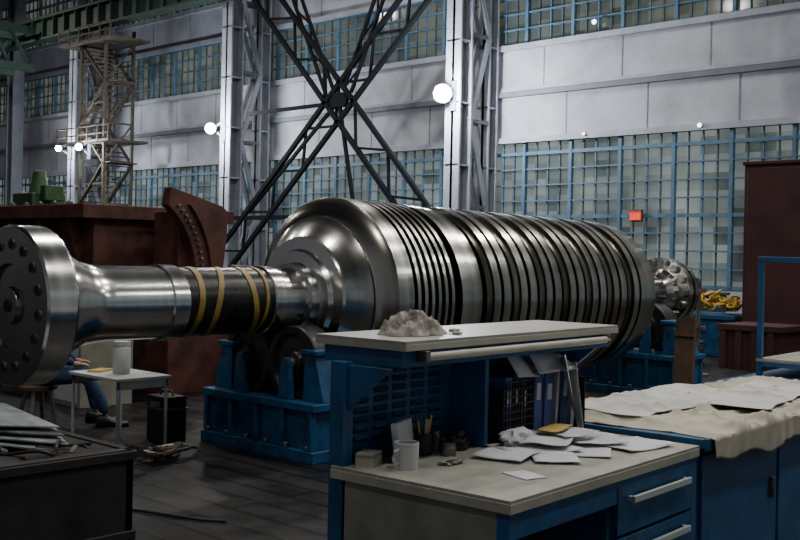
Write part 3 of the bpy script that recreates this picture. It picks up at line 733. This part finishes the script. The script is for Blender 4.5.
for i in range(70):
    p = Vector((qx+0.40+random.uniform(-.32,.32),qy-0.45+random.uniform(-.46,.46),0.76+random.uniform(0,0.40)))
    p.z = 0.79+ (p.z-0.76)*max(0.1,1-abs(p.y-(qy-0.45))/0.6)
    g.lathe([(-0.02,0.06),(0,0.09),(0.02,0.06),(0,0.035),(-0.02,0.06)],M_yellow,p,(random.uniform(-1,1),random.uniform(-1,1),random.uniform(-1,1)+1.2),12)
g.done('yellow_chain_heap')
g = MB(); mx = Matrix.Translation((10.20,5.40,0)) @ Matrix.Rotation(0.08,4,'Y'); g.box(0,0.05,-0.11,0.11,0.02,1.0,M_rust,mx); g.box(-0.02,0.0,-0.11,0.11,0.1,0.16,M_rust,mx); g.box(-0.02,0.0,-0.11,0.11,0.8,0.86,M_rust,mx)
g.box(10.1,10.55,5.22,5.62,0,0.03,M_rust); g.done('rusty_plate_stand')
g = MB()
for (x,y) in ((13.0,6.75),(13.6,6.95)):
    g.cyl((x,y,0),(x,y,1.35),0.03,M_dsteel,12); g.cyl((x,y,0),(x,y,0.03),0.16,M_dsteel,20)
g.beam((13.0,6.75,1.3),(13.6,6.95,1.3),0.04,0.05,M_dsteel); g.beam((13.0,6.75,0.7),(13.6,6.95,0.7),0.04,0.05,M_dsteel)
g.done('barrier_stand')
g = MB()
for i in range(4):
    g.box(14.0,15.1,7.6,9.0,0.02+i*0.11,0.04+i*0.11,M_rust)
    for y in (7.6,8.25,8.88): g.box(14.0,15.1,y,y+0.12,i*0.11-0.0,0.02+i*0.11,M_crate)
g.box(14.2,14.7,7.8,8.4,0.37,0.55,M_white); g.box(14.3,14.9,8.5,8.9,0.37,0.65,M_blued)
g.done('pallet_stack')
g = MB(); g.box(19.6,20.8,10.0,14.5,0,0.9,M_blued); g.box(19.55,20.85,9.95,14.55,0.9,0.96,M_dsteel)
for i in range(5): g.box(19.57,19.6,10.1+i*0.85,10.8+i*0.85,0.1,0.85,M_blue); g.box(19.54,19.57,10.35+i*0.85,10.55+i*0.85,0.7,0.73,M_white)
for i in range(8): g.box(19.8,20.3,10.2+i*0.52,10.5+i*0.52,0.96,1.05+0.12*(i%3),random.choice((M_dsteel,M_rust,M_white,M_yellow)))
g.done('tool_counter', bevel=0.01)

# ------------------------------------------------------------------ WORKER seated on a low stool behind the flange
WXX,WYY = 4.70,8.80
emp = bpy.data.objects.new('worker', None); col.objects.link(emp)
f = Vector((0.84,-0.54,0)).normalized(); s_ = Vector((0.54,0.84,0)).normalized(); up = Vector((0,0,1))
O_ = Vector((WXX,WYY,0))
def W(a,b,c): return O_+f*a+s_*b+up*c
def skinned(name, verts, edges, radii, mm, root=0, sub=2):
    me = bpy.data.meshes.new(name); me.from_pydata([tuple(v) for v in verts], edges, []); me.materials.append(mm)
    o = bpy.data.objects.new(name, me); col.objects.link(o); o.parent = emp
    sk = o.modifiers.new('skin','SKIN'); 
    if not me.skin_vertices: me.skin_vertices.new()
    for i,rr in enumerate(radii):
        d = me.skin_vertices[0].data[i]; d.radius = rr if isinstance(rr,tuple) else (rr,rr); d.use_root = (i==root)
    sk.use_smooth_shade = True
    ss = o.modifiers.new('sub','SUBSURF'); ss.levels = sub; ss.render_levels = sub
    return o
V = [W(0,0,0.50),W(0.04,0,0.66),W(0.10,0,0.84),W(0.15,0,0.96),W(0.18,0,1.03)]
E = [(0,1),(1,2),(2,3),(3,4)]; Rr = [(0.16,0.12),(0.145,0.11),(0.165,0.12),(0.11,0.09),(0.055,0.055)]
for sg in (-1,1):
    n = len(V); kx_ = 0.0 if sg>0 else 0.10
    V += [W(0.04,sg*0.10,0.46),W(0.24,sg*0.13,0.46),W(0.42,sg*0.14,0.46),W(0.47+kx_*0.6,sg*0.14,0.28),W(0.50+kx_,sg*0.13,0.11)]
    Rr += [0.10,0.085,0.068,0.06,0.048]; E += [(0,n),(n,n+1),(n+1,n+2),(n+2,n+3),(n+3,n+4)]
    n = len(V)
    V += [W(0.13,sg*0.19,0.93),W(0.14,sg*0.24,0.78),W(0.14,sg*0.24,0.66),W(0.24,sg*0.19,0.61),W(0.31,sg*0.15,0.575)]
    Rr += [0.075,0.058,0.048,0.042,0.034]; E += [(3,n),(n,n+1),(n+1,n+2),(n+2,n+3),(n+3,n+4)]
skinned('overalls', V, E, Rr, M_jean)
hc = W(0.22,0,1.20)
h = MB()
h.cyl(W(0.175,0,1.00),W(0.205,0,1.12),0.05,M_skin,20)
rr = bmesh.ops.create_uvsphere(h.bm, u_segments=32, v_segments=24, radius=1)
for v in rr['verts']:
    p = v.co.copy(); x,y,zz = p.x*0.095,p.y*0.076,p.z*0.118
    if zz < 0: y *= 1-0.32*(-zz/0.118); x = x*(1-0.12*(-zz/0.118)) + 0.008*(-zz/0.118)
    x += 0.020*math.exp(-((y/0.013)**2+((zz+0.012)/0.022)**2))*(1 if x>0 else 0)
    x -= 0.008*(math.exp(-(((abs(y)-0.03)/0.014)**2+((zz-0.012)/0.012)**2)))*(1 if x>0 else 0)
    x += 0.005*math.exp(-((y/0.022)**2+((zz+0.052)/0.008)**2))*(1 if x>0 else 0)
    v.co = hc + f*x+s_*y+up*zz
for fc in {fc for v in rr['verts'] for fc in v.link_faces}:
    fc.material_index = h.mi(M_skin)
    c = fc.calc_center_median()-hc; cx = c.dot(f)
    if c.z > 0.055 or (cx < -0.02 and c.z > -0.05): fc.material_index = h.mi(M_hair)
def D_(a,b,c): return hc+f*a+s_*b+up*c
for sg in (-1,1):
    h.blob(D_(0.0,sg*0.078,0.0),(0.018,0.012,0.03),M_skin,2,0.1)
    h.blob(D_(0.083,sg*0.03,0.012),(0.008,0.011,0.008),M_white,2,0); h.blob(D_(0.090,sg*0.03,0.012),(0.003,0.005,0.005),M_dark,1,0)
    h.blob(D_(0.09,sg*0.03,0.03),(0.005,0.016,0.004),M_hair,1,0)
h.blob(D_(0.094,0,-0.052),(0.005,0.022,0.006),mat('lips',(0.35,0.13,0.1)),2,0)
h.done('head', parent=emp, smooth=60)
for sg in (-1,1):
    base = W(0.33,sg*0.145,0.565)
    skinned('palm', [base-f*0.03,base,base+f*0.05], [(0,1),(1,2)], [0.026,0.030,(0.036,0.02)], M_skin)
    for k in range(4):
        o_ = base+f*0.055+s_*(k-1.5)*0.020; L = (0.034,0.038,0.036,0.028)[k]
        pts = [o_-f*0.02,o_+f*L*0.4,o_+f*L*1.2-up*0.008,o_+f*L*1.7-up*0.025]
        skinned('finger_%d'%(k+1), pts, [(0,1),(1,2),(2,3)], [0.010,0.0095,0.0085,0.007], M_skin, sub=1)
    th = base-s_*sg*0.02; skinned('thumb',[th,th-s_*sg*0.025+f*0.02,th-s_*sg*0.035+f*0.045-up*0.01],[(0,1),(1,2)],[0.012,0.011,0.008],M_skin,sub=1)
for sg in (-1,1):
    a0 = 0.60 if sg<0 else 0.50
    g = MB()
    def shoe(u,v):
        t = u; x = a0-0.09+0.29*t; wd = 0.048*(0.8+0.35*math.sin(t*pi*0.9))*(1 if t<0.9 else 0.75); hh = 0.11 if t<0.3 else 0.11-0.06*min(1,(t-0.3)/0.4)
        if t<=0 or t>=1: wd *= 0.35; hh *= 0.6
        a = v*2*pi; return W(x,sg*0.13+wd*math.cos(a),max(0.0,hh/2+hh/2*math.sin(a)*1.0))
    g.sheet(shoe,14,18,M_shoe); g.done('shoe', parent=emp, smooth=60)
g = MB(); g.lathe([(0.33,0),(0.33,0.17),(0.36,0.175),(0.37,0.16),(0.37,0)],M_rust,(WXX,WYY,0),(0,0,1),24)
for i in range(4):
    a = pi/4+i*pi/2; g.beam((WXX+0.10*math.cos(a),WYY+0.10*math.sin(a),0.34),(WXX+0.17*math.cos(a),WYY+0.17*math.sin(a),0.0),0.03,0.03,M_dsteel)
g.done('low_stool')

# ------------------------------------------------------------------ high-bay lighting, with added lower lamps
def highbay(x,y,z,e,size=0.9,c=(1.0,0.965,0.90)):
    g = MB(); g.lathe([(0,size*0.55),(0.35,size*0.25),(0.5,0.1),(1.0,0.03),(1.0,0)],M_dsteel,(x,y,z+0.03),(0,0,1),24)
    o = g.done('highbay_lamp')
    li = bpy.data.lights.new('bay','AREA'); li.shape = 'DISK'; li.size = size; li.energy = e; li.color = c
    lo = bpy.data.objects.new('bay_light', li); col.objects.link(lo); lo.location = (x,y,z); lo.parent = o
for (x,y,e) in ((3,-2,320),(10,-2,340),(3,8,240),(10,11,400),(17,4,460),(18,14,560),(21,24,680),(10,22,400),(19,36,640),(-5,4,280),(21,48,520),(8,36,320),(22,5,580)):
    highbay(x,y,13.5,e)
for (x,y,e) in ((5.5,2.0,65),(9.5,2.0,80),(13.5,2.0,90),(17.5,0.0,100),(14,-5,110),(20,-5,110)):  # unseen lower lamps, added for rotor highlights and fill
    highbay(x,y,8.5,e,0.6,(0.97,0.97,0.97))

w = bpy.data.worlds.new('world'); sc.world = w; w.use_nodes = True
w.node_tree.nodes['Background'].inputs[0].default_value = (0.5,0.6,0.7,1); w.node_tree.nodes['Background'].inputs[1].default_value = 0.05

# ------------------------------------------------------------------ camera
cam = bpy.data.cameras.new('camera'); co = bpy.data.objects.new('camera', cam); col.objects.link(co)
cam.sensor_width = 36; cam.lens = 1050/800*36; cam.shift_y = -15/800
Mx = Matrix.Translation((0,0,1.6)) @ Matrix.Rotation(math.radians(-47.0),4,'Z') @ Matrix.Rotation(pi/2,4,'X') @ Matrix.Rotation(math.radians(1.2),4,'Z')
co.matrix_world = Mx
sc.camera = co
